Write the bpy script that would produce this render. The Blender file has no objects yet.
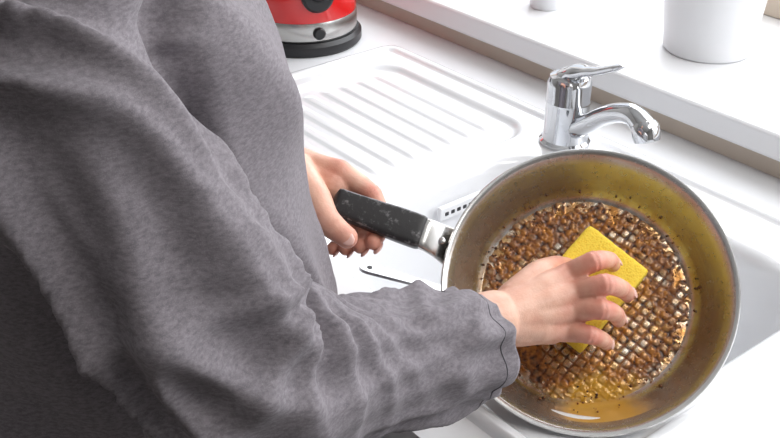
import bpy, bmesh, math, random
from mathutils import Vector, Matrix, noise
from mathutils.bvhtree import BVHTree
random.seed(7)
V = Vector
scene = bpy.context.scene
try:
    scene.view_settings.view_transform = 'Standard'
    scene.view_settings.look = 'None'
except Exception as e:
    print(e)

# ------------------------------------------------------------------ materials
class NT:
    def __init__(s, name):
        s.m = bpy.data.materials.new(name); s.m.use_nodes = True
        s.t = s.m.node_tree; s.b = s.t.nodes['Principled BSDF']
    def n(s, typ, props=None, **inp):
        nd = s.t.nodes.new(typ)
        for k, v in (props or {}).items(): setattr(nd, k, v)
        for k, v in inp.items():
            key = k.replace('_', ' ')
            if k.startswith('i') and k[1:].isdigit(): key = int(k[1:])
            s.set(nd, key, v)
        return nd
    def set(s, nd, key, v):
        sock = nd.inputs[key]
        if isinstance(v, bpy.types.NodeSocket): s.t.links.new(v, sock)
        else: sock.default_value = v
    def p(s, key, v): s.set(s.b, key, v)
    def math(s, op, a, b=0.0, c=None, clamp=False):
        nd = s.n('ShaderNodeMath', {'operation': op, 'use_clamp': clamp}, i0=a, i1=b)
        if c is not None: s.set(nd, 2, c)
        return nd.outputs[0]
    def ramp(s, fac, lo, hi):
        nd = s.n('ShaderNodeMapRange', {'clamp': True, 'interpolation_type': 'SMOOTHSTEP'}, i0=fac, i1=lo, i2=hi, i3=0.0, i4=1.0)
        return nd.outputs[0]
    def mix(s, fac, a, b):
        nd = s.n('ShaderNodeMix', {'data_type': 'RGBA'})
        s.set(nd, 0, fac); s.set(nd, 6, a); s.set(nd, 7, b)
        return nd.outputs[2]
    def obj(s, scale=(1, 1, 1), rot=(0, 0, 0)):
        tc = s.n('ShaderNodeTexCoord')
        mp = s.n('ShaderNodeMapping'); s.t.links.new(tc.outputs['Object'], mp.inputs[0])
        mp.inputs['Scale'].default_value = scale; mp.inputs['Rotation'].default_value = rot
        return mp.outputs[0]
    def noise(s, vec, scale, detail=3.0, rough=.5):
        nd = s.n('ShaderNodeTexNoise'); s.t.links.new(vec, nd.inputs['Vector'])
        nd.inputs['Scale'].default_value = scale; nd.inputs['Detail'].default_value = detail
        nd.inputs['Roughness'].default_value = rough
        return nd.outputs[0]
    def attr(s, name):
        return s.n('ShaderNodeAttribute', {'attribute_name': name}).outputs['Fac']
    def bump(s, h, strength=.3, dist=.001, normal=None):
        nd = s.n('ShaderNodeBump'); s.t.links.new(h, nd.inputs['Height'])
        nd.inputs['Strength'].default_value = strength; nd.inputs['Distance'].default_value = dist
        if normal: s.t.links.new(normal, nd.inputs['Normal'])
        return nd.outputs[0]

def simple(name, col, rough=.5, metal=0.0, nscale=40, nvar=.06, bump=0.0, bdist=.0005, **kw):
    t = NT(name); v = t.obj()
    f = t.noise(v, nscale)
    c2 = tuple(max(0, c * (1 - nvar * 3)) for c in col[:3]) + (1,)
    t.p('Base Color', t.mix(f, tuple(col[:3]) + (1,), c2))
    t.p('Roughness', rough); t.p('Metallic', metal)
    if bump: t.p('Normal', t.bump(f, bump, bdist))
    for k, val in kw.items(): t.p(k.replace('_', ' '), val)
    return t.m

M_sink = simple('sink_enamel', (.82, .83, .85), .14, nvar=.004, Coat_Weight=.5, Coat_Roughness=.05)
M_counter = simple('counter_laminate', (.79, .80, .82), .35, nvar=.008, nscale=200, bump=.05)
M_sill = simple('sill_white', (.82, .825, .84), .35, nvar=.005)
M_wall = simple('wall_paint', (.74, .72, .70), .8, nvar=.01)
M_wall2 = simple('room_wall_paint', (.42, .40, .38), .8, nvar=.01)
M_ceil = simple('ceiling_paint', (.80, .80, .79), .8, nvar=.01)
M_beige = simple('backsplash_beige', (.56, .48, .40), .6, nvar=.03)
M_frame = simple('window_frame_paint', (.62, .52, .42), .45, nvar=.03)
M_cab = simple('cabinet_white', (.75, .75, .76), .4, nvar=.005)
M_chrome = simple('chrome', (.62, .63, .65), .07, 1.0, nvar=.01)
M_steel = simple('steel', (.55, .545, .53), .26, 1.0, nvar=.03)
M_uten = simple('utensil_steel', (.42, .42, .425), .25, 1.0, nvar=.03)
M_black = simple('black_plastic', (.012, .012, .014), .35, nvar=.05)
M_red = simple('kettle_red', (.62, .010, .010), .18, nvar=.01, Coat_Weight=.6)
M_pot = simple('ceramic_white', (.82, .83, .85), .3, nvar=.005)
M_soil = simple('soil', (.06, .035, .02), .95, nvar=.2, nscale=120, bump=.6, bdist=.003)
M_leaf = simple('leaf', (.06, .2, .05), .5, nvar=.15)
M_pants = simple('trouser_cloth', (.03, .035, .05), .9, nvar=.1, nscale=300, bump=.2)
M_hair = simple('hair', (.10, .05, .025), .5, nvar=.2, nscale=90, bump=.5, bdist=.002)
M_shoe = simple('shoe_leather', (.05, .04, .04), .5)
M_nail = simple('nail', (.82, .52, .45), .22, nvar=.01)
M_eye = simple('eye_white', (.8, .8, .78), .2, nvar=.01)
M_lip = simple('lip', (.5, .16, .14), .4, nvar=.03)
M_btn = simple('button', (.03, .03, .035), .3)
M_seam = simple('seam_thread', (.09, .085, .095), .9)
M_grout = simple('dark_gap', (.04, .04, .045), .8)

def mat_shirt():
    t = NT('heather_jersey'); v = t.obj()
    f1 = t.noise(v, 1300, 2)
    f2 = t.noise(t.obj((.5, .5, 1.2)), 420, 4, .65)
    f3 = t.noise(v, 9, 3)
    a = t.mix(t.ramp(f2, .28, .72), (.146, .132, .146, 1), (.252, .230, .250, 1))
    b = t.mix(t.math('MULTIPLY', t.ramp(f1, .52, .72), .28), a, (.40, .375, .40, 1))
    c = t.mix(t.math('MULTIPLY', f3, .25), b, (.15, .135, .148, 1))
    t.p('Base Color', c); t.p('Roughness', .92)
    t.p('Sheen Weight', .10); t.p('Sheen Roughness', .5)
    t.p('Specular IOR Level', .12)
    t.p('Normal', t.bump(f1, .25, .0004))
    return t.m
M_shirt = mat_shirt()

def mat_skin():
    t = NT('skin'); v = t.obj()
    f = t.noise(v, 60, 4); f2 = t.noise(v, 420, 3, .6)
    base = t.mix(t.ramp(f, .3, .7), (.77, .47, .35, 1), (.67, .35, .25, 1))
    c = t.mix(t.math('MULTIPLY', t.attr('red'), .85), base, (.58, .14, .10, 1))
    t.p('Base Color', c); t.p('Roughness', .44)
    t.p('Subsurface Weight', .10); t.p('Subsurface Radius', (.010, .004, .002)); t.p('Subsurface Scale', .3)
    cr = t.n('ShaderNodeTexVoronoi', {'feature': 'DISTANCE_TO_EDGE'}); t.t.links.new(v, cr.inputs['Vector'])
    cr.inputs['Scale'].default_value = 700
    h = t.math('ADD', t.math('MULTIPLY', cr.outputs['Distance'], .6), f2)
    t.p('Normal', t.bump(h, .45, .0007))
    return t.m
M_skin = mat_skin()

def mat_sponge():
    t = NT('sponge_foam'); v = t.obj()
    vo = t.n('ShaderNodeTexVoronoi'); t.t.links.new(v, vo.inputs['Vector']); vo.inputs['Scale'].default_value = 480
    f = t.noise(v, 70, 4)
    c = t.mix(t.ramp(vo.outputs['Distance'], .1, .45), (.88, .54, .02, 1), (.96, .72, .08, 1))
    c = t.mix(t.math('MULTIPLY', f, .3), c, (.92, .58, .03, 1))
    t.p('Base Color', c); t.p('Roughness', .85)
    t.p('Normal', t.bump(vo.outputs['Distance'], .40, .0009))
    return t.m
M_sponge = mat_sponge()

def mat_pan_wall():
    t = NT('pan_steel'); v = t.obj()
    sx = t.n('ShaderNodeSeparateXYZ'); t.t.links.new(v, sx.inputs[0])
    x, y, z = sx.outputs
    r = t.math('SQRT', t.math('ADD', t.math('MULTIPLY', x, x), t.math('MULTIPLY', y, y)))
    n1 = t.noise(v, 34, 5, .65); n2 = t.noise(v, 170, 4, .7); n3 = t.noise(v, 12, 3)
    inside = t.math('MULTIPLY', t.math('GREATER_THAN', z, -.0480), t.math('LESS_THAN', r, .1290))
    low = t.math('SUBTRACT', 1.0, t.ramp(t.math('ADD', r, t.math('MULTIPLY', n1, .035)), .116, .142))
    stain = t.math('MULTIPLY', t.math('MULTIPLY', t.ramp(n1, .40, .60), low), inside)
    wcol = t.mix(t.ramp(n3, .40, .62), (.50, .485, .47, 1), (.43, .385, .33, 1))
    col = t.mix(inside, (.64, .635, .63, 1), wcol)
    col = t.mix(t.math('MULTIPLY', stain, .75), col, (.32, .19, .09, 1))
    ox = t.math('SUBTRACT', x, .010); oy = t.math('MULTIPLY', t.math('ADD', y, .108), 2.0)
    od = t.math('SQRT', t.math('ADD', t.math('MULTIPLY', ox, ox), t.math('MULTIPLY', oy, oy)))
    oil = t.math('SUBTRACT', 1.0, t.ramp(t.math('ADD', od, t.math('MULTIPLY', n1, .03)), .040, .070))
    oil = t.math('MULTIPLY', oil, t.math('MULTIPLY', inside, t.math('LESS_THAN', z, -.016)))
    col = t.mix(t.math('MULTIPLY', oil, .85), col, (.66, .36, .035, 1))
    t.p('Base Color', col)
    met = t.math('SUBTRACT', .98, t.math('MULTIPLY', inside, .14))
    t.p('Metallic', t.math('SUBTRACT', met, t.math('MULTIPLY', oil, .6), clamp=True))
    rough = t.math('ADD', t.math('ADD', .16, t.math('MULTIPLY', inside, .03)), t.math('MULTIPLY', n2, .14))
    t.p('Roughness', t.math('SUBTRACT', rough, t.math('MULTIPLY', oil, .12)))
    cr = t.n('ShaderNodeCombineXYZ'); t.t.links.new(t.math('MULTIPLY', r, 900), cr.inputs[0])
    ring = t.n('ShaderNodeTexNoise'); t.t.links.new(cr.outputs[0], ring.inputs['Vector']); ring.inputs['Scale'].default_value = 1.0
    b1 = t.bump(ring.outputs[0], .12, .0004)
    t.p('Normal', t.bump(n2, .06, .0006, b1))
    return t.m
M_pan = mat_pan_wall()

def mat_pan_floor():
    t = NT('scorched_pan_floor'); v = t.obj()
    cell = t.attr('cell'); tone = t.attr('tone'); oil = t.attr('oil'); film = t.attr('film')
    n1 = t.noise(v, 200, 4, .7)
    n2 = t.noise(v, 70, 3, .6)
    br = t.mix(t.ramp(t.math('ADD', t.math('MULTIPLY', n1, .5), t.math('MULTIPLY', tone, .5)), .26, .56), (.034, .009, .004, 1), (.215, .068, .013, 1))
    br = t.mix(t.ramp(t.math('ADD', t.math('MULTIPLY', n2, .5), t.math('MULTIPLY', tone, .5)), .50, .76), br, (.46, .18, .03, 1))
    gold = t.mix(t.ramp(n2, .38, .62), (.76, .70, .60, 1), (.66, .44, .21, 1))
    gold = t.mix(film, gold, (.42, .19, .05, 1))
    c = t.mix(cell, br, gold)
    c = t.mix(t.math('MULTIPLY', oil, .75), c, (.68, .37, .035, 1))
    t.p('Base Color', c)
    t.p('Metallic', t.math('MULTIPLY', t.math('MULTIPLY', cell, .8), t.math('SUBTRACT', 1.0, t.math('MULTIPLY', oil, .7))))
    t.p('Roughness', t.math('SUBTRACT', t.math('SUBTRACT', .33, t.math('MULTIPLY', cell, .08)), t.math('MULTIPLY', oil, .18)))
    t.p('Normal', t.bump(n1, .4, .0010))
    return t.m
M_pfloor = mat_pan_floor()

def mat_crumb():
    t = NT('burnt_crumbs'); v = t.obj()
    f = t.noise(v, 160, 3)
    c = t.mix(t.ramp(f, .35, .6), (.035, .010, .004, 1), (.26, .085, .016, 1))
    t.p('Base Color', c); t.p('Roughness', .4)
    return t.m
M_crumb = mat_crumb()

def mat_handle():
    t = NT('worn_black_handle')
    f = t.noise(t.obj((1, 1, 1)), 110, 7, .78)
    e = t.attr('edge')
    wear = t.math('ADD', f, t.math('MULTIPLY', e, .13))
    c = t.mix(t.ramp(wear, .54, .70), (.013, .012, .013, 1), (.17, .165, .17, 1))
    t.p('Base Color', c); t.p('Roughness', .36); t.p('Normal', t.bump(f, .35, .0010))
    return t.m
M_handle = mat_handle()

# ------------------------------------------------------------------ mesh helpers
def empty(name, loc=(0, 0, 0)):
    o = bpy.data.objects.new(name, None); o.location = loc
    scene.collection.objects.link(o); return o

def mk(name, verts, faces, mat, parent=None, smooth=True, matrix=None):
    me = bpy.data.meshes.new(name); me.from_pydata([tuple(v) for v in verts], [], faces); me.update()
    bm = bmesh.new(); bm.from_mesh(me); bmesh.ops.recalc_face_normals(bm, faces=bm.faces); bm.to_mesh(me); bm.free()
    o = bpy.data.objects.new(name, me); scene.collection.objects.link(o)
    if mat: me.materials.append(mat)
    if smooth: me.polygons.foreach_set('use_smooth', [True] * len(me.polygons))
    if matrix is not None: o.matrix_world = matrix
    if parent is not None: setp(o, parent)
    return o

def setp(o, parent):
    bpy.context.view_layer.update()
    o.parent = parent
    o.matrix_parent_inverse = parent.matrix_world.inverted()

def autosmooth(o, ang=35):
    bm = bmesh.new(); bm.from_mesh(o.data)
    for e in bm.edges:
        if len(e.link_faces) == 2 and e.calc_face_angle(0) > math.radians(ang): e.smooth = False
    bm.to_mesh(o.data); bm.free()

def boxdata(x0, x1, y0, y1, z0, z1):
    v = [(x, y, z) for z in (z0, z1) for y in (y0, y1) for x in (x0, x1)]
    f = [(0, 2, 3, 1), (4, 5, 7, 6), (0, 1, 5, 4), (2, 6, 7, 3), (0, 4, 6, 2), (1, 3, 7, 5)]
    return v, f

def boxes(name, lst, mat, parent=None, bevel=.002, matrix=None):
    vs, fs = [], []
    for b in lst:
        v, f = boxdata(*b); k = len(vs)
        vs += v; fs += [tuple(i + k for i in q) for q in f]
    o = mk(name, vs, fs, mat, parent, False, matrix)
    if bevel:
        m = o.modifiers.new('bev', 'BEVEL'); m.width = bevel; m.segments = 3; m.limit_method = 'ANGLE'
    return o

def lathe_data(prof, seg=64):
    vs, fs = [], []
    n = len(prof)
    for i in range(seg):
        a = 2 * math.pi * i / seg
        for (r, z) in prof: vs.append(V((r * math.cos(a), r * math.sin(a), z)))
    for i in range(seg):
        j = (i + 1) % seg
        for k in range(n - 1):
            fs.append((i * n + k, j * n + k, j * n + k + 1, i * n + k + 1))
    return vs, fs

def lathe(name, prof, mat, parent=None, loc=(0, 0, 0), seg=64, matrix=None, ang=35):
    prof = [(max(r, 1e-5), z) for r, z in prof]
    vs, fs = lathe_data(prof, seg)
    o = mk(name, vs, fs, mat, None, True, matrix if matrix is not None else Matrix.Translation(loc))
    bm = bmesh.new(); bm.from_mesh(o.data); bmesh.ops.remove_doubles(bm, verts=bm.verts, dist=5e-5)
    bmesh.ops.recalc_face_normals(bm, faces=bm.faces)
    bm.to_mesh(o.data); bm.free()
    o.data.polygons.foreach_set('use_smooth', [True] * len(o.data.polygons))
    autosmooth(o, ang)
    if parent is not None: setp(o, parent)
    return o

def catmull(pts, rad, sub=6):
    P = [V(p) for p in pts]; out, ro = [], []
    n = len(P)
    for i in range(n - 1):
        p0 = P[i - 1] if i > 0 else P[i] * 2 - P[i + 1]
        p1, p2 = P[i], P[i + 1]
        p3 = P[i + 2] if i + 2 < n else P[i + 1] * 2 - P[i]
        for s in range(sub):
            t = s / sub
            out.append(.5 * ((2 * p1) + (p2 - p0) * t + (2 * p0 - 5 * p1 + 4 * p2 - p3) * t * t + (3 * p1 - p0 - 3 * p2 + p3) * t ** 3))
            tt = t * t * (3 - 2 * t)
            ro.append(rad[i] * (1 - tt) + rad[i + 1] * tt)
    out.append(P[-1]); ro.append(rad[-1])
    return out, ro

def tube_data(P, R, seg=20, cap=True, flat=1.0, up=None):
    P = [V(p) for p in P]; n = len(P)
    tang = []
    for i in range(n):
        a = P[max(0, i - 1)]; b = P[min(n - 1, i + 1)]
        tang.append((b - a).normalized())
    nrm = V(up) if up is not None else (V((0, 0, 1)) if abs(tang[0].z) < .9 else V((1, 0, 0)))
    items = []
    if cap:
        for k in (80, 60, 35, 15):
            a = math.radians(k); items.append((P[0] - tang[0] * R[0] * math.sin(a), tang[0], R[0] * math.cos(a)))
    for i in range(n): items.append((P[i], tang[i], R[i]))
    if cap:
        for k in (15, 35, 60, 80):
            a = math.radians(k); items.append((P[-1] + tang[-1] * R[-1] * math.sin(a), tang[-1], R[-1] * math.cos(a)))
    vs, fs = [], []
    for (c, t, r) in items:
        nrm = (nrm - t * nrm.dot(t)).normalized(); bi = t.cross(nrm)
        for s in range(seg):
            a = 2 * math.pi * s / seg
            vs.append(c + nrm * (r * flat * math.cos(a)) + bi * (r * math.sin(a)))
    m = len(items)
    for i in range(m - 1):
        for s in range(seg):
            q = (s + 1) % seg
            fs.append((i * seg + s, i * seg + q, (i + 1) * seg + q, (i + 1) * seg + s))
    fs.append(tuple(range(seg))[::-1]); fs.append(tuple((m - 1) * seg + s for s in range(seg)))
    return vs, fs

class Acc:
    def __init__(s): s.v = []; s.f = []
    def add(s, d):
        k = len(s.v); s.v += list(d[0]); s.f += [tuple(i + k for i in q) for q in d[1]]
    def tube(s, P, R, seg=20, sm=True, sub=5, **kw):
        if sm and len(P) > 1: P, R = catmull(P, R, sub)
        s.add(tube_data(P, R, seg, **kw))
    def ball(s, c, r, sc=(1, 1, 1), mat=None, seg=24):
        vs, fs = lathe_data([(max(1e-4, math.sin(math.pi * i / 14)), math.cos(math.pi * i / 14)) for i in range(15)], seg)
        n = 15
        fs.append(tuple(i * n for i in range(seg))); fs.append(tuple(i * n + 14 for i in range(seg))[::-1])
        m = mat if mat is not None else Matrix.Identity(3)
        vs = [V(c) + m @ V((v.x * r * sc[0], v.y * r * sc[1], v.z * r * sc[2])) for v in vs]
        s.add((vs, fs))

def recalc(bm): bmesh.ops.recalc_face_normals(bm, faces=bm.faces)

def fuse(acc, voxel, smooth_it=6, fac=.5):
    """join overlapping closed parts into one continuous surface"""
    o = mk('tmp', acc.v, acc.f, None, None, False)
    m = o.modifiers.new('r', 'REMESH'); m.mode = 'VOXEL'; m.voxel_size = voxel
    s = o.modifiers.new('s', 'SMOOTH'); s.iterations = smooth_it; s.factor = fac
    dg = bpy.context.evaluated_depsgraph_get()
    me = bpy.data.meshes.new_from_object(o.evaluated_get(dg))
    bpy.data.objects.remove(o)
    return me

def add_obj(name, me, mat, parent):
    o = bpy.data.objects.new(name, me); scene.collection.objects.link(o)
    me.materials.clear(); me.materials.append(mat)
    me.polygons.foreach_set('use_smooth', [True] * len(me.polygons))
    if parent is not None: setp(o, parent)
    return o

def sstep(a, b, x):
    if a == b: return 1.0 if x > a else 0.0
    t = max(0, min(1, (x - a) / (b - a))); return t * t * (3 - 2 * t)

# ------------------------------------------------------------------ room
boxes('floor', [(-2.6, 1.8, -1.8, 1.6, -.05, 0)], simple('floor_tile', (.22, .19, .17), .5, nscale=6), None, 0)
WY = 1.155
boxes('wall_back', [(-2.6, 1.8, WY, 1.62, 0, .928), (-2.6, -2.2, WY, 1.62, .928, 2.6),
                            (1.2, 1.8, WY, 1.62, .928, 2.6), (-2.2, 1.2, WY, 1.62, 2.3, 2.6)], M_wall, None, 0)
boxes('wall_left', [(-2.7, -2.6, -1.8, 1.62, 0, 2.6)], M_wall, None, 0)
boxes('wall_right', [(1.8, 1.9, -1.8, 1.62, 0, 2.6)], M_wall2, None, 0)
boxes('wall_front', [(-2.7, 1.9, -1.9, -1.8, 0, 2.6)], M_wall2, None, 0)
boxes('ceiling', [(-2.7, 1.9, -1.9, 1.62, 2.6, 2.7)], M_ceil, None, 0)
boxes('trim_sill', [(-2.2, 1.2, 1.125, 1.50, .930, .966)], M_sill, None, .006)
boxes('trim_backsplash', [(-2.58, 1.55, 1.143, WY, .9, .929)], M_beige, None, .001)
win = empty('window_1', (-.5, 1.52, 1.6))
boxes('frame', [(-2.2, 1.2, 1.485, 1.55, .966, 1.05), (-2.2, 1.2, 1.49, 1.55, 2.23, 2.3),
                (-2.2, -2.13, 1.49, 1.55, .97, 2.3), (1.13, 1.2, 1.49, 1.55, .97, 2.3), (-.54, -.46, 1.49, 1.55, .97, 2.3)], M_frame, win, .004)

CY0 = .477
boxes('kitchen_counter', [(-2.6, -1.28, CY0, 1.150, .862, .9), (-.412, 1.5, CY0, 1.150, .862, .9),
                  (-1.28, -.412, CY0, .537, .862, .9), (-1.28, -.412, 1.040, 1.150, .862, .9)], M_counter, None, .0)
cab = empty('base_cabinet', (-.6, .8, .45))
boxes('carcass', [(-2.55, -2.53, .54, 1.15, .1, .86), (1.43, 1.45, .54, 1.15, .1, .86), (-2.55, 1.45, .56, 1.15, .1, .12),
                  (-2.55, 1.45, .58, .6, 0, .1)], M_cab, cab, .001)
boxes('doors', [(-2.53 + i * .57, -1.965 + i * .57, .515, .535, .12, .855) for i in range(7)], M_cab, cab, .003)
boxes('handles', [(-2.05 + i * .57, -2.035 + i * .57, .49, .515, .66, .80) for i in range(7)], M_steel, cab, .003)

# ------------------------------------------------------------------ sink (height-field surface)
def rr(x, y, cx, cy, hx, hy, r):
    qx = abs(x - cx) - hx + r; qy = abs(y - cy) - hy + r
    return math.hypot(max(qx, 0), max(qy, 0)) + min(max(qx, qy), 0) - r
SX0, SX1, SY0, SY1 = -1.292, -.400, .525, 1.052
def sink_z(x, y):
    so = rr(x, y, (SX0 + SX1) / 2, (SY0 + SY1) / 2, (SX1 - SX0) / 2, (SY1 - SY0) / 2, .03)
    z = .8975 + .0135 * sstep(0, -.006, so)
    z -= .0060 * sstep(-.014, -.022, so)
    sb = rr(x, y, -.667, .775, .227, .190, .10)
    z -= .006 * sstep(.006, -.006, sb)
    z -= .165 * sstep(-.002, -.040, sb)
    sd = rr(x, y, -1.085, .790, .165, .215, .05)
    z -= .008 * sstep(0, -.012, sd)
    if sd < -.02 and x < -.955:
        m = sstep(-.022, -.045, sd) * sstep(-.950, -.985, x)
        c = .5 + .5 * math.cos(2 * math.pi * (y - .6) / .033)
        z += .0032 * m * sstep(.25, .85, c)
    return z
nx, ny = 300, 178
vs = []; fs = []
for j in range(ny + 1):
    for i in range(nx + 1):
        x = SX0 + (SX1 - SX0) * i / nx; y = SY0 + (SY1 - SY0) * j / ny
        vs.append((x, y, sink_z(x, y)))
for j in range(ny):
    for i in range(nx):
        a = j * (nx + 1) + i; fs.append((a, a + 1, a + nx + 2, a + nx + 1))
sinkE = empty('kitchen_sink', (-.85, .79, .9))
mk('basin_and_drainer', vs, fs, M_sink, sinkE)
lathe('drain_strainer', [(0, .0), (.012, .001), (.03, .001), (.036, .004), (.042, .004), (.044, .0), (.044, -.004)], M_chrome, sinkE, (-.667, .80, .7345))
for k in range(6):
    t = k / 5
    boxes('overflow_slot_%d' % k, [(-.872, -.8655, .790 + t * .05, .796 + t * .05, .868, .873)], M_grout, sinkE, .001)
boxes('overflow_plate', [(-.8745, -.8665, .783, .855, .862, .880)], M_sink, sinkE, .002)

# ------------------------------------------------------------------ faucet
fx, fy = -.869, 1.004
fz = .9055
fau = empty('faucet', (fx, fy, fz))
lathe('body', [(0, 0), (.034, 0), (.034, .004), (.0305, .007), (.0290, .02), (.0290, .055), (.0298, .058), (.0298, .061), (.0286, .064),
               (.0290, .085), (.026, .094), (.016, .100), (0, .102)], M_chrome, fau, (fx, fy, fz))
dv = V((.98, -.19, 0)).normalized()
B = V((fx, fy, 0))
def fp(s, z): return (B + dv * s) + V((0, 0, z))
A = Acc(); A.tube([fp(.015, .930), fp(.045, .950), fp(.075, .973), fp(.105, .989), fp(.130, .995), fp(.148, .989)],
                  [.0150, .0135, .0125, .0125, .0135, .0145], 24, True, 6)
mk('spout', A.v, A.f, M_chrome, fau)
ax = (fp(.158, .976) - fp(.150, .995)).normalized()
rot = V((0, 0, 1)).rotation_difference(ax).to_matrix().to_4x4()
lathe('aerator', [(0, -.010), (.013, -.010), (.0165, -.005), (.017, .007), (.0155, .014), (.013, .015), (0, .0145)], M_chrome, fau,
      matrix=Matrix.Translation(fp(.152, .986)) @ rot)
A = Acc(); A.tube([fp(-.004, .995), fp(.012, 1.008), fp(.035, 1.018), fp(.06, 1.028), fp(.084, 1.040), fp(.096, 1.046)],
                  [.023, .018, .011, .0085, .0078, .005], 20, True, 6, flat=.62, up=(0, 0, 1))
mk('lever', A.v, A.f, M_chrome, fau)

# ------------------------------------------------------------------ kettle
kx, ky = -1.422, .966
ke = empty('electric_kettle', (kx, ky, .9))
K = (kx, ky, .9)
lathe('power_base', [(0, 0), (.094, 0), (.097, .004), (.097, .016), (.092, .022), (0, .022)], M_black, ke, K)
lathe('chrome_band', [(0, .0225), (.088, .0225), (.0895, .026), (.0895, .050), (.088, .054), (0, .054)], M_steel, ke, K)
lathe('body', [(0, .0545), (.0885, .0545), (.089, .06), (.088, .09), (.082, .15), (.074, .20), (.070, .222), (.064, .228), (0, .230)], M_red, ke, K)
lathe('lid', [(0, .2305), (.058, .2305), (.056, .238), (.03, .246), (.012, .248), (.012, .258), (.016, .262), (.014, .268), (0, .270)], M_black, ke, K)
hd = V((.93, -.30, 0)).normalized()
def kp(s, z): return V((kx, ky, .9)) + hd * s + V((0, 0, z))
A = Acc(); A.tube([kp(.084, .105), kp(.098, .112), kp(.122, .135), kp(.135, .17), kp(.128, .21), kp(.10, .235), kp(.066, .228)],
                  [.019, .017, .014, .0125, .0125, .013, .013], 18, True, 5)
mk('handle', A.v, A.f, M_black, ke)
rot = V((0, 0, 1)).rotation_difference(hd).to_matrix().to_4x4()
lathe('handle_joint', [(0, 0), (.026, 0), (.026, .008), (.022, .012), (0, .013)], M_black, ke, matrix=Matrix.Translation(kp(.0835, .098)) @ rot)
lathe('power_switch', [(0, 0), (.010, 0), (.010, .006), (.008, .009), (0, .009)], M_black, ke, matrix=Matrix.Translation(kp(.087, .038)) @ rot)
A = Acc(); A.tube([kp(-.066, .17), kp(-.083, .195), kp(-.098, .215)], [.022, .017, .011], 18, True, 4)
mk('spout', A.v, A.f, M_red, ke)

# ------------------------------------------------------------------ things on the sill
SZ = .966
pot = empty('plant_pot', (-.868, 1.297, SZ))
PL = (-.868, 1.297, SZ)
lathe('pot', [(0, 0), (.060, 0), (.063, .003), (.072, .09), (.076, .135), (.077, .138), (.076, .140), (.072, .139), (.068, .10), (.066, .06), (0, .055)], M_pot, pot, PL)
lathe('soil', [(0, .118), (.04, .121), (.0695, .118)], M_soil, pot, PL)
A = Acc()
for k in range(14):
    a = k * 2.4; L = .05 + .05 * random.random()
    d_ = V((math.cos(a), math.sin(a), 0)); b0 = V(PL) + V((0, 0, .118))
    A.tube([b0 + d_ * .005, b0 + d_ * L * .4 + V((0, 0, L * .8)), b0 + d_ * L * .8 + V((0, 0, L * 1.3))], [.003, .008, .001], 8, True, 4, flat=.25)
mk('leaves', A.v, A.f, M_leaf, pot)
lathe('white_ceramic_cup', [(0, 0), (.024, 0), (.026, .003), (.033, .05), (.036, .085), (.035, .087), (.033, .085), (.030, .05), (.023, .006), (0, .005)],
      M_pot, None, (-1.146, 1.25, SZ))

# ------------------------------------------------------------------ frying pan frame
P0 = V((-.5197, .6513, .9995))
nn = V((.473, -.483, .737)).normalized()
e1 = V((.668, .742, .057)); e1 = (e1 - nn * e1.dot(nn)).normalized()
e2 = nn.cross(e1)
PM = Matrix(((e1.x, e2.x, nn.x, P0.x), (e1.y, e2.y, nn.y, P0.y), (e1.z, e2.z, nn.z, P0.z), (0, 0, 0, 1)))
G = .0009
def g(a, b, w):   # pan-local point, a/b in 0.9 mm units on the pan plane, w in metres along its axis
    return V((a * G - .07 * w, (b * G - .242 * w) / .97, w))
def gw(a, b, w): return PM @ g(a, b, w)
pan = empty('frying_pan', P0)
prof = [(0, -.0475)] + [(.1 * i / 12, -.0475) for i in range(1, 12)] + [(.096, -.0472), (.102, -.044), (.107, -.038), (.114, -.025), (.121, -.012), (.1268, -.002), (.1298, .0008), (.1325, .0010),
        (.1335, -.0005), (.1320, -.0022), (.1285, -.005), (.1235, -.016), (.116, -.030), (.110, -.041), (.105, -.048), (.100, -.0525), (0, -.0535)]
lathe('pan_body', prof, M_pan, pan, seg=160, matrix=PM, ang=60)

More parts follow.
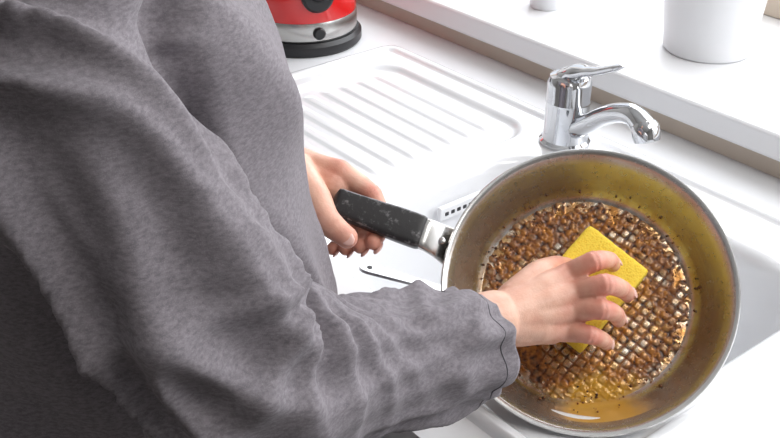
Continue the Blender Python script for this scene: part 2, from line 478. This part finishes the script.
# textured, scorched pan floor: waffle relief
HS = .0084
rotA = math.radians(40); ca_, sa_ = math.cos(rotA), math.sin(rotA)
def waffle(x, y):
    X = (x * ca_ - y * sa_) / HS; Y = (x * sa_ + y * ca_) / HS
    X += .10 * noise.noise(V((x * 60, y * 60, 1))); Y += .10 * noise.noise(V((x * 60, y * 60, 8)))
    ax_ = abs(X - round(X)); ay_ = abs(Y - round(Y))
    d_ = (ax_ ** 4 + ay_ ** 4) ** (1 / 4)
    return 1 - d_ / .5      # <=0 on the grooves, 1 in the centre of a boss
st_ = .00075; N_ = int(.102 / st_)
idx = {}; vs = []; fs = []; cell = []; tone = []; oil = []; film = []
for j in range(-N_, N_ + 1):
    for i in range(-N_, N_ + 1):
        x, y = i * st_, j * st_; r_ = math.hypot(x, y)
        if r_ > .1005: continue
        h = waffle(x, y)
        nA = noise.noise(V((x * 26, y * 26, 5))); nB = noise.noise(V((x * 75, y * 75, 2))); nC = noise.noise(V((x * 230, y * 230, 9))); nD = noise.noise(V((x * 500, y * 500, 4)))
        ringw = sstep(.050, .082, r_ + .012 * nA)
        left = sstep(.02, -.07, x * .8 - y * .5)
        burn = .38 * ringw + .18 * left * ringw + .20 + .44 * nA + .40 * nB + .28 * nC
        cover = sstep(.30, .62, burn)
        edgeR = r_ + .018 * nB + .012 * nC + .008 * nA
        outm = sstep(.0920, .0950, edgeR)
        cm = sstep(.10, .36, h + .22 * nC) * (1 - cover * (.92 - .35 * max(0, h)))
        cm = max(cm, outm)
        z = -.0466 + .0010 * sstep(0, .45, h) * (1 - .5 * cover) * (1 - outm) + cover * (.0006 + .0008 * nC + .0004 * nD) * (1 - outm)
        if r_ > .094: z -= (r_ - .094) * .12
        idx[(i, j)] = len(vs); vs.append((x, y, z))
        cell.append(cm * (.85 + .3 * nC)); tone.append(.55 + .7 * nC + .35 * nD + .35 * nB)
        film.append(.36 + .9 * nB + .7 * burn if outm < .5 else .32 + 1.2 * nB)
        oil.append(sstep(.040, .014, math.hypot((x - .012) * .7, y + .100) + .014 * nB))
for (i, j), k in idx.items():
    q = [idx.get((i + 1, j)), idx.get((i + 1, j + 1)), idx.get((i, j + 1))]
    if None not in q: fs.append((k, q[0], q[1], q[2]))
me = bpy.data.meshes.new('pan_floor'); me.from_pydata(vs, [], fs); me.update()
for nm, vals in (('cell', cell), ('tone', tone), ('oil', oil), ('film', film)):
    at = me.attributes.new(nm, 'FLOAT', 'POINT'); at.data.foreach_set('value', [max(0, min(1, q)) for q in vals])
pf = add_obj('pan_floor', me, M_pfloor, None); pf.matrix_world = PM; setp(pf, pan)

# handle
ha = math.radians(180 - 19.5)
hx = V((math.cos(ha), math.sin(ha), 0))
def hp(r, w, side=0): return V((hx.x * r - hx.y * side, hx.y * r + hx.x * side, w))
def bar(stations, ex, seg=28):
    vs = []; fs = []; ed = []
    for (r_, w_, hw, ht) in stations:
        for s in range(seg):
            a = 2 * math.pi * s / seg; ca, sa = math.cos(a), math.sin(a)
            vs.append(hp(r_, w_ + ht * math.copysign(abs(sa) ** ex, sa), hw * math.copysign(abs(ca) ** ex, ca)))
            ed.append(max(0, 1 - abs(abs(ca) - .78) / .2))
    for i in range(len(stations) - 1):
        for s in range(seg):
            q = (s + 1) % seg; fs.append((i * seg + s, i * seg + q, (i + 1) * seg + q, (i + 1) * seg + s))
    fs.append(tuple(range(seg))); fs.append(tuple((len(stations) - 1) * seg + s for s in range(seg)))
    return vs, fs, ed
d_ = bar([(.124, -.019, .0195, .003), (.130, -.016, .019, .004), (.136, -.011, .0175, .004), (.143, -.004, .0160, .0045), (.152, .002, .0150, .005), (.165, .005, .0138, .006)], .4)
mk('handle_bracket', d_[0], d_[1], M_steel, pan, matrix=PM)
st = []
for i in range(31):
    t = i / 30; r_ = .158 + .087 * t
    w_ = .004 + .012 * t
    hw = .0158 - .0020 * t + .0004 * math.sin(t * 6); ht = .0075
    e = 1 if t < .95 else math.sqrt(max(.25, 1 - ((t - .95) / .058) ** 2))
    if t < .04: e = .93 + .07 * t / .04
    st.append((r_, w_, hw * e, ht * e))
d_ = bar(st, .36)
o = mk('handle_grip', d_[0], d_[1], M_handle, pan, matrix=PM)
at = o.data.attributes.new('edge', 'FLOAT', 'POINT'); at.data.foreach_set('value', d_[2])
lathe('handle_rivet', [(0, .001), (.0025, .0008), (.0035, 0), (.0035, -.002)], M_steel, pan, matrix=PM @ Matrix.Translation(hp(.140, -.0005)), seg=24)
# loose burnt residue
A = Acc(); cnt = 0
while cnt < 700:
    r_ = .1075 * math.sqrt(random.random()); a = random.random() * 2 * math.pi
    x, y = r_ * math.cos(a), r_ * math.sin(a)
    dens = .9 * sstep(.055, .085, r_) + .8 * noise.noise(V((x * 40, y * 40, 3)))
    if r_ > .093: dens *= .25
    if random.random() > dens: continue
    s = random.choice([.0005, .0006, .0008, .001, .0013, .0016]) * (.7 + .6 * random.random())
    zb = -.0462 + max(0, r_ - .0975) * 1.0
    vs_ = []
    for dx, dy, dz in ((1, 0, 0), (-1, 0, 0), (0, 1, 0), (0, -1, 0), (0, 0, .7), (0, 0, -.5)):
        k = s * (.6 + .8 * random.random())
        vs_.append(V((x + dx * k, y + dy * k, zb + dz * k)))
    A.add((vs_, [(0, 2, 4), (2, 1, 4), (1, 3, 4), (3, 0, 4), (2, 0, 5), (1, 2, 5), (3, 1, 5), (0, 3, 5)]))
    cnt += 1
mk('burnt_residue', A.v, A.f, M_crumb, pan, matrix=PM)

# ------------------------------------------------------------------ sponge
bm = bmesh.new(); bmesh.ops.create_cube(bm, size=1.0)
bmesh.ops.subdivide_edges(bm, edges=bm.edges[:], cuts=22, use_grid_fill=True)
for v in bm.verts:
    c = v.co
    p = V((c.x * .070, c.y * .096, c.z * .033))
    q = V((max(-.032, min(.032, p.x)), max(-.045, min(.045, p.y)), max(-.0145, min(.0145, p.z))))
    dlt = p - q
    if dlt.length > 1e-7: p = q + dlt.normalized() * min(dlt.length, .0022)
    p += v.co.normalized() * .0007 * noise.noise(p * 160) + v.co.normalized() * .0006 * noise.noise(p * 420)
    v.co = p
me = bpy.data.meshes.new('sponge'); bm.to_mesh(me); bm.free()
sp = add_obj('sponge', me, M_sponge, None)
sp.matrix_world = PM @ Matrix.Translation(g(-3, -2, -.0285)) @ Matrix.Rotation(math.radians(-42), 4, 'Z')

# ------------------------------------------------------------------ person
person = empty('person', (-.74, .30, 0))

def build_hand(name, wrist, fore, fingers, thumb, parent, palm_pts, voxel=.0014):
    A = Acc()
    A.tube([fore, wrist.lerp(fore, .4), wrist], [.031, .027, .0245], 24, True, 4)
    reds = []
    for (pts, r) in fingers:
        mcp = pts[0]
        A.tube([wrist.lerp(mcp, .12), wrist.lerp(mcp, .55), mcp], [.019, .0145, r * 1.2], 20, True, 4)
        A.tube(pts[0:1] + pts[1:], [r * 1.15, r * 1.02, r * .92, r * .80], 20, True, 5)
        A.ball(pts[1], r * 1.12)
        reds += [(mcp, .012, .55), (pts[1], .010, 1.0), (pts[2], .007, .6), (pts[3], .008, .7)]
    A.tube(thumb[0], thumb[1], 20, True, 5)
    reds += [(thumb[0][-1], .009, .7), (thumb[0][-2], .010, .5)]
    for (P_, R_) in palm_pts: A.tube(P_, R_, 20, True, 4)
    me = fuse(A, voxel, 3, .5)
    at = me.attributes.new('red', 'FLOAT', 'POINT')
    vals = []
    for v in me.vertices:
        s = 0
        for (c, rad, k) in reds:
            d_ = (v.co - c).length
            if d_ < rad * 2.2: s = max(s, k * (1 - sstep(rad * .6, rad * 2.2, d_)))
        s = s * (.7 + .3 * noise.noise(v.co * 90)) + .12 * max(0, noise.noise(v.co * 40))
        vals.append(max(0, s))
    at.data.foreach_set('value', vals)
    for v in me.vertices:
        for (pts, r) in fingers:
            for j in (1, 2):
                d_ = v.co - pts[j]
                if d_.length < r * 1.9:
                    t_ = (pts[j + 1] - pts[j - 1]).normalized()
                    s = d_.dot(t_)
                    v.co -= v.normal * .00055 * max(0, math.cos(s / .0014)) * (1 - sstep(.002, .006, abs(s)))
    add_obj(name, me, M_skin, parent)
    def nail(pts3, r, dors=None):
        a, b, c = pts3
        t_ = (c - b).normalized()
        if dors is None: dors = b - (a + c) * .5
        dors = (dors - t_ * dors.dot(t_)).normalized()
        s_ = t_.cross(dors)
        m3 = Matrix((s_, t_, dors)).transposed()
        A = Acc(); A.ball(c + t_ * r * .15 + dors * r * .70, 1.0, (r * .60, r * .80, r * .20), m3)
        mk(name + '_nail', A.v, A.f, M_nail, parent)
    for (pts, r) in fingers: nail(pts[1:], r)
    return nail

F = [([gw(-20, 13, .036), gw(3, 24, .046), gw(19, 26, .024), gw(25, 22, .001)], .0088),
     ([gw(-15, -5, .041), gw(12, 2, .052), gw(29, -2, .028), gw(37, -8, .004)], .0090),
     ([gw(-18, -23, .038), gw(8, -21, .048), gw(22, -26, .024), gw(27, -33, .001)], .0086),
     ([gw(-26, -42, .032), gw(-4, -45, .038), gw(9, -51, .018), gw(14, -56, -.004)], .0078)]
wr = gw(-92, -28, .058); fo = gw(-185, -52, .100)
th = ([gw(-75, -12, .048), gw(-52, 10, .034), gw(-35, 20, .012), gw(-22, 21, -.008)], [.016, .0135, .0105, .0090])
palm = [([gw(-75, -25, .046), gw(-35, -12, .030)], [.022, .018]), ([gw(-75, -32, .046), gw(-40, -38, .028)], [.021, .015])]
nail = build_hand('right_hand', wr, fo, F, th, person, palm)
nail(th[0][1:], .009, PM.to_3x3() @ V((0, .6, .8)))

FL = [([gw(-252, 126, .002), gw(-221, 101, -.008), gw(-211, 70, -.010), gw(-216, 50, .003)], .0098),
      ([gw(-262, 115, -.012), gw(-238, 88, -.026), gw(-228, 62, -.020), gw(-231, 47, -.004)], .0098),
      ([gw(-272, 102, -.022), gw(-254, 77, -.036), gw(-244, 57, -.030), gw(-248, 45, -.014)], .0090),
      ([gw(-282, 88, -.030), gw(-268, 69, -.042), gw(-260, 53, -.036), gw(-264, 45, -.022)], .0080)]
wl_ = gw(-322, 140, -.012); fl_ = V((-.905, .487, 1.056))
thl = ([gw(-300, 128, .006), gw(-276, 100, .022), gw(-257, 71, .032), gw(-238, 54, .030)], [.019, .0155, .0122, .0102])
palml = [([gw(-300, 128, -.012), gw(-262, 114, -.008)], [.025, .021])]
naill = build_hand('left_hand', wl_, fl_, FL, thl, person, palml)
naill(thl[0][1:], .0102, PM.to_3x3() @ V((-.2, -.1, 1)))

# --- shirt
A = Acc()
# z, centre y, half width, front depth, back depth
rings = [(.74, .320, .172, .128, .16), (.82, .330, .170, .128, .17), (.90, .338, .166, .124, .18), (1.0, .350, .162, .122, .19), (1.08, .334, .158, .12, .19),
         (1.16, .312, .160, .122, .18), (1.23, .310, .166, .122, .17), (1.28, .296, .168, .114, .15), (1.32, .275, .150, .092, .11), (1.355, .268, .095, .070, .075), (1.385, .268, .062, .060, .06), (1.41, .278, .058, .058, .058)]
cx = -.742; seg = 48; vs = []; fs = []
def ringat(z):
    for i in range(len(rings) - 1):
        if rings[i][0] <= z <= rings[i + 1][0] + 1e-9:
            t = (z - rings[i][0]) / (rings[i + 1][0] - rings[i][0])
            return [rings[i][k] * (1 - t) + rings[i + 1][k] * t for k in range(5)]
nz = 60
for j in range(nz + 1):
    z = .74 + (1.41 - .74) * j / nz
    _, cy, a_, bf, bb = ringat(z)
    for s in range(seg):
        an = 2 * math.pi * s / seg; c, s_ = math.cos(an), math.sin(an); ex = .87
        b_ = bf if s_ > 0 else bb
        vs.append(V((cx + a_ * math.copysign(abs(c) ** ex, c), cy + b_ * math.copysign(abs(s_) ** ex, s_), z)))
for j in range(nz):
    for s in range(seg):
        q = (s + 1) % seg; fs.append((j * seg + s, j * seg + q, (j + 1) * seg + q, (j + 1) * seg + s))
fs.append(tuple(range(seg))[::-1]); fs.append(tuple(nz * seg + s for s in range(seg)))
A.add((vs, fs))
SH = V((-.586, .215, 1.292)); UM = V((-.543, .235, 1.195)); EL = V((-.500, .272, 1.100)); FM = V((-.511, .385, 1.048)); CU = V((-.507, .503, 1.014))
cdir = (CU - FM).normalized()
armP = [SH + V((-.06, .02, .01)), SH, UM, EL, FM, CU, CU + cdir * .05]
armR = [.07, .066, .062, .058, .052, .047, .046]
A.tube(armP, armR, 32, True, 8)
SL = V((-.895, .255, 1.290)); ELL = V((-1.03, .355, 1.065)); CL = V((-.880, .495, 1.055))
CLm = V((-.965, .430, 1.050))
cldir = (CL - CLm).normalized()
A.tube([SL + V((.06, .02, .01)), SL, SL.lerp(ELL, .5) + V((-.01, 0, 0)), ELL, CLm, CL, CL + cldir * .03], [.07, .066, .064, .056, .046, .038, .037], 32, True, 8)
me = fuse(A, .0042, 8, .5)
axis, _r = catmull(armP, armR, 24)
cum = [0]
for i in range(1, len(axis)): cum.append(cum[-1] + (axis[i] - axis[i - 1]).length)
elT = cum[min(range(len(axis)), key=lambda i: (axis[i] - EL).length)]; total = cum[-1]
crook = ((UM + FM) * .5 - EL).normalized()
from mathutils.kdtree import KDTree
kd = KDTree(len(axis))
for i, p in enumerate(axis): kd.insert(p, i)
kd.balance()
def ridge(p):
    n_ = noise.noise(p)
    return 1 - 2 * (math.sqrt(n_ * n_ + .0016) - .04)
co = [v.co.copy() for v in me.vertices]; no = [v.normal.copy() for v in me.vertices]
for v, c, n_ in zip(me.vertices, co, no):
    dmin = 9; bi = 0
    if c.x > -.68:
        _c, bi, dmin = kd.find(c)
    onarm = 1 - sstep(.070, .10, dmin)
    warp = noise.noise(c * 4) * .7
    ft = ridge(V((c.x * 7 + warp, c.y * 7 + c.z * 4, c.z * 2.0 + warp))) ** 2 * .019 + ridge(V((c.x * 14, c.y * 14 + c.z * 9, c.z * 4 + 7))) * .004 - .006
    fa = 0
    if onarm > 0:
        a0 = axis[bi]; tg = (axis[min(bi + 3, len(axis) - 1)] - axis[max(bi - 3, 0)]).normalized()
        t_ = cum[bi] + (c - a0).dot(tg)
        rad = (c - a0); rad = (rad - tg * rad.dot(tg)).normalized()
        q = (1 - rad.dot(crook)) * .5
        dt = t_ - elT - .01
        s_ = dt / (q * .85 + .26)
        fan = ridge(V((s_ * 18 + 1.3, q * .8, 4))) ** 2
        fan2 = ridge(V((s_ * 34 + 5, q * 1.3, 9)))
        fade = math.exp(-(dt / .10) ** 2)
        f_el = (fan * .022 + fan2 * .005) * fade * (1 - .30 * q)
        near_cf = math.exp(-((t_ - total + .085) / .07) ** 2)
        w_ = noise.noise(c * 6) * .7
        skew = rad.x * .03 - rad.z * .05
        f_cf = (ridge(V(((t_ + skew) * 19 + w_, rad.x * .9, rad.z * .9 + 3))) ** 2 * .012) * near_cf
        upper = sstep(.02, -.06, dt)
        f_up = ridge(V((t_ * 3.0 + 2, rad.x * 1.9 + t_ * 3, rad.z * 1.9 + rad.y * 1.2))) ** 2 * (.018 * upper + .008)
        f_up += ridge(V((t_ * 7 + 6, rad.x * 3.2 - t_ * 6, rad.z * 3.2))) * .003
        fa = f_el + f_cf + f_up - .010
    v.co = c + n_ * (ft * (1 - onarm) + fa * onarm)
bm = bmesh.new(); bm.from_mesh(me)
for _ in range(3):
    bmesh.ops.smooth_vert(bm, verts=bm.verts, factor=.5, use_axis_x=True, use_axis_y=True, use_axis_z=True)
bm.normal_update()
def cut(bm, center, axd, nrm, rad):
    fs_ = []
    for f in bm.faces:
        d_ = f.calc_center_median() - center
        t_ = d_.dot(axd)
        if -.05 < t_ < .14 and (d_ - axd * t_).length < rad: fs_.append(f)
    es = set(e for f in fs_ for e in f.edges); vs_ = set(v for f in fs_ for v in f.verts)
    bmesh.ops.bisect_plane(bm, geom=list(vs_) + list(es) + fs_, plane_co=center, plane_no=nrm, clear_outer=True)
pn = V((cdir.x + .12, cdir.y, cdir.z + .1)).normalized()
cut(bm, CU, cdir, pn, .085)
cut(bm, CL, cldir, cldir, .055)
bmesh.ops.bisect_plane(bm, geom=bm.verts[:] + bm.edges[:] + bm.faces[:], plane_co=(0, 0, .765), plane_no=(0, 0, -1), clear_outer=True)
bmesh.ops.bisect_plane(bm, geom=bm.verts[:] + bm.edges[:] + bm.faces[:], plane_co=(0, .27, 1.385), plane_no=V((0, -.35, 1)).normalized(), clear_outer=True)
recalc(bm)
bm.to_mesh(me); bvh = BVHTree.FromBMesh(bm); bm.free()
shirt = add_obj('shirt', me, M_shirt, person)
sm = shirt.modifiers.new('sol', 'SOLIDIFY'); sm.thickness = .0022; sm.offset = -1

def seam(name, pts, r, cyclic, mat):
    cu = bpy.data.curves.new(name, 'CURVE'); cu.dimensions = '3D'; cu.bevel_depth = r; cu.bevel_resolution = 2
    s = cu.splines.new('POLY'); s.points.add(len(pts) - 1)
    for i, p in enumerate(pts): s.points[i].co = (p.x, p.y, p.z, 1)
    s.use_cyclic_u = cyclic
    o = bpy.data.objects.new(name, cu); scene.collection.objects.link(o); cu.materials.append(mat); setp(o, person)
u_ = pn.cross(V((0, 0, 1))).normalized(); w_ = pn.cross(u_)
for off in (.013,):
    pts = []; c0 = CU - pn * off
    for k in range(96):
        a = 2 * math.pi * k / 96; d_ = u_ * math.cos(a) + w_ * math.sin(a)
        h = bvh.ray_cast(c0, d_, .12)
        if h[0] is not None: pts.append(h[0] - d_ * .00015)
    if len(pts) > 20: seam('cuff_stitch', pts, .0006, True, M_seam)
for xoff in (-.016, .016):
    pts = []
    for k in range(120):
        z = .79 + .56 * k / 119
        h = bvh.ray_cast(V((cx + xoff, .9, z)), V((0, -1, 0)), 1.0)
        if h[0] is not None: pts.append(h[0] + V((0, .0003, 0)))
    if len(pts) > 5: seam('placket_seam', pts, .0007, False, M_seam)
for k in range(7):
    z = .84 + k * .078
    h = bvh.ray_cast(V((cx, .9, z)), V((0, -1, 0)), 1.0)
    if h[0] is not None:
        rot = V((0, 0, 1)).rotation_difference(h[1] if h[1].y > 0 else -h[1]).to_matrix().to_4x4()
        lathe('shirt_button_%d' % k, [(0, .0005), (.004, .0006), (.0055, .002), (.0062, .0018), (.0062, -.001)], M_btn, person, matrix=Matrix.Translation(h[0]) @ rot, seg=24)

# --- neck + head
A = Acc()
NC = V((-.74, .290, 1.36)); HC = V((-.74, .375, 1.515))
A.tube([NC, V((-.74, .315, 1.42)), V((-.74, .35, 1.47))], [.054, .052, .055], 28, True, 5)
fwd = V((0, .80, -.60)); upv = V((0, .60, .80)); rt = V((1, 0, 0))
HM = Matrix((rt, fwd, upv)).transposed()
def hq(x, y, z): return HC + HM @ V((x, y, z))
A.ball(HC, 1, (.073, .090, .095), HM); A.ball(hq(0, .02, -.05), 1, (.055, .062, .062), HM); A.ball(hq(0, .055, -.088), 1, (.022, .02, .018), HM)
A.tube([hq(0, .088, .008), hq(0, .098, -.018), hq(0, .106, -.035)], [.008, .010, .013], 14, True, 4)
for s in (-1, 1):
    A.ball(hq(s * .075, -.008, -.012), 1, (.009, .017, .030), HM); A.ball(hq(s * .035, .062, -.03), 1, (.024, .02, .02), HM)
    A.ball(hq(s * .03, .078, .022), 1, (.022, .012, .008), HM)
me = fuse(A, .003, 5)
me.attributes.new('red', 'FLOAT', 'POINT')
add_obj('head', me, M_skin, person)
for s in (-1, 1):
    A = Acc(); A.ball(hq(s * .030, .077, .004), 1, (.013, .010, .007), HM); mk('eye', A.v, A.f, M_eye, person)
    A = Acc(); A.ball(hq(s * .030, .0855, .004), 1, (.0055, .0025, .0055), HM); mk('iris', A.v, A.f, M_black, person)
A = Acc(); A.tube([hq(-.022, .078, -.063), hq(0, .086, -.061), hq(.022, .078, -.063)], [.003, .006, .003], 12, True, 4); mk('lips', A.v, A.f, M_lip, person)
A = Acc(); A.ball(hq(0, -.018, .022), 1, (.082, .092, .092), HM); A.ball(hq(0, -.115, .03), 1, (.04, .035, .04), HM)
A.ball(hq(0, -.05, -.03), 1, (.070, .055, .06), HM)
add_obj('hair', fuse(A, .004, 4), M_hair, person)

# --- trousers and shoes
A = Acc()
A.ball((-.74, .315, .83), 1, (.160, .118, .12))
for s in (-1, 1):
    A.tube([V((-.74 + s * .085, .33, .82)), V((-.74 + s * .09, .315, .65)), V((-.74 + s * .09, .30, .46)), V((-.74 + s * .09, .275, .25)), V((-.74 + s * .09, .26, .085))],
           [.086, .082, .064, .056, .050], 28, True, 6)
add_obj('trousers', fuse(A, .006, 8), M_pants, person)
for s in (-1, 1):
    A = Acc(); x = -.74 + s * .09
    A.tube([V((x, .235, .040)), V((x, .29, .042)), V((x, .36, .036)), V((x, .42, .032))], [.038, .042, .040, .031], 20, True, 5)
    A.ball((x, .26, .08), 1, (.04, .045, .04))
    A.add(boxdata(x - .038, x + .038, .205, .445, 0.0, .018))
    add_obj('shoe', fuse(A, .005, 5), M_shoe, person)

# ------------------------------------------------------------------ utensil resting in the sink
ut = empty('steel_spatula', (-.75, .62, .9))
T0 = V((-.790, .598, .9100)); T1 = V((-.709, .647, .900)); dr = (T1 - T0).normalized()
sd_ = dr.cross(V((0, 0, 1))).normalized(); up_ = sd_.cross(dr)
vs = []; fs = []
L = [(0, .0030), (.002, .0065), (.006, .0090), (.012, .0098), (.03, .0088), (.06, .007), (.10, .006), (.15, .006), (.19, .006), (.21, .012), (.225, .022), (.25, .027), (.28, .027), (.292, .022), (.295, .012)]
for (t, w) in L:
    c = T0 + dr * t - V((0, 0, 1)) * 0.3 * max(0, t - .10)
    for (a, b) in ((-1, -1), (-.85, 1), (.85, 1), (1, -1)):
        vs.append(c + sd_ * w * a + up_ * .0014 * b)
for i in range(len(L) - 1):
    for s in range(4):
        q = (s + 1) % 4; fs.append((i * 4 + s, i * 4 + q, (i + 1) * 4 + q, (i + 1) * 4 + s))
fs.append((0, 1, 2, 3)); k = (len(L) - 1) * 4; fs.append((k, k + 1, k + 2, k + 3))
o = mk('blade_and_handle', vs, fs, M_uten, ut, True); autosmooth(o, 30)
lathe('hang_hole', [(0, 0), (.0028, 0), (.0030, .0003), (0, .0004)], M_black, ut, matrix=Matrix.Translation(T0 + dr * .011 + up_ * .0014), seg=20)

# ------------------------------------------------------------------ lights
w = bpy.data.worlds.new('world'); scene.world = w; w.use_nodes = True
bg = w.node_tree.nodes['Background']; bg.inputs[0].default_value = (.88, .93, 1.0, 1); bg.inputs[1].default_value = 1.4
def area(name, loc, target, sx, sy, e, col):
    l = bpy.data.lights.new(name, 'AREA'); l.shape = 'RECTANGLE'; l.size = sx; l.size_y = sy; l.energy = e; l.color = col
    o = bpy.data.objects.new(name, l); scene.collection.objects.link(o); o.location = loc
    o.rotation_euler = (V(target) - V(loc)).to_track_quat('-Z', 'Y').to_euler()
area('window_daylight', (-.5, 1.75, 1.75), (-.6, .6, .9), 3.0, 1.3, 41, (.97, .98, 1.0))
area('overhead_fill', (.35, .80, 2.55), (-.5, .5, .9), .8, .8, 18, (1.0, .98, .95))  # added fill from above for sill front and shirt, not a room fitting

# ------------------------------------------------------------------ camera
cam = bpy.data.cameras.new('camera'); co_ = bpy.data.objects.new('camera', cam); scene.collection.objects.link(co_)
cam.sensor_width = 36; cam.lens = 50; cam.clip_start = .05
a, th_ = math.radians(51), math.radians(30)
f = V((-math.sin(a) * math.cos(th_), math.cos(a) * math.cos(th_), -math.sin(th_)))
r = V((math.cos(a), math.sin(a), 0)); u = r.cross(f)
co_.matrix_world = Matrix(((r.x, u.x, -f.x, 0), (r.y, u.y, -f.y, 0), (r.z, u.z, -f.z, 1.54), (0, 0, 0, 1)))
scene.camera = co_
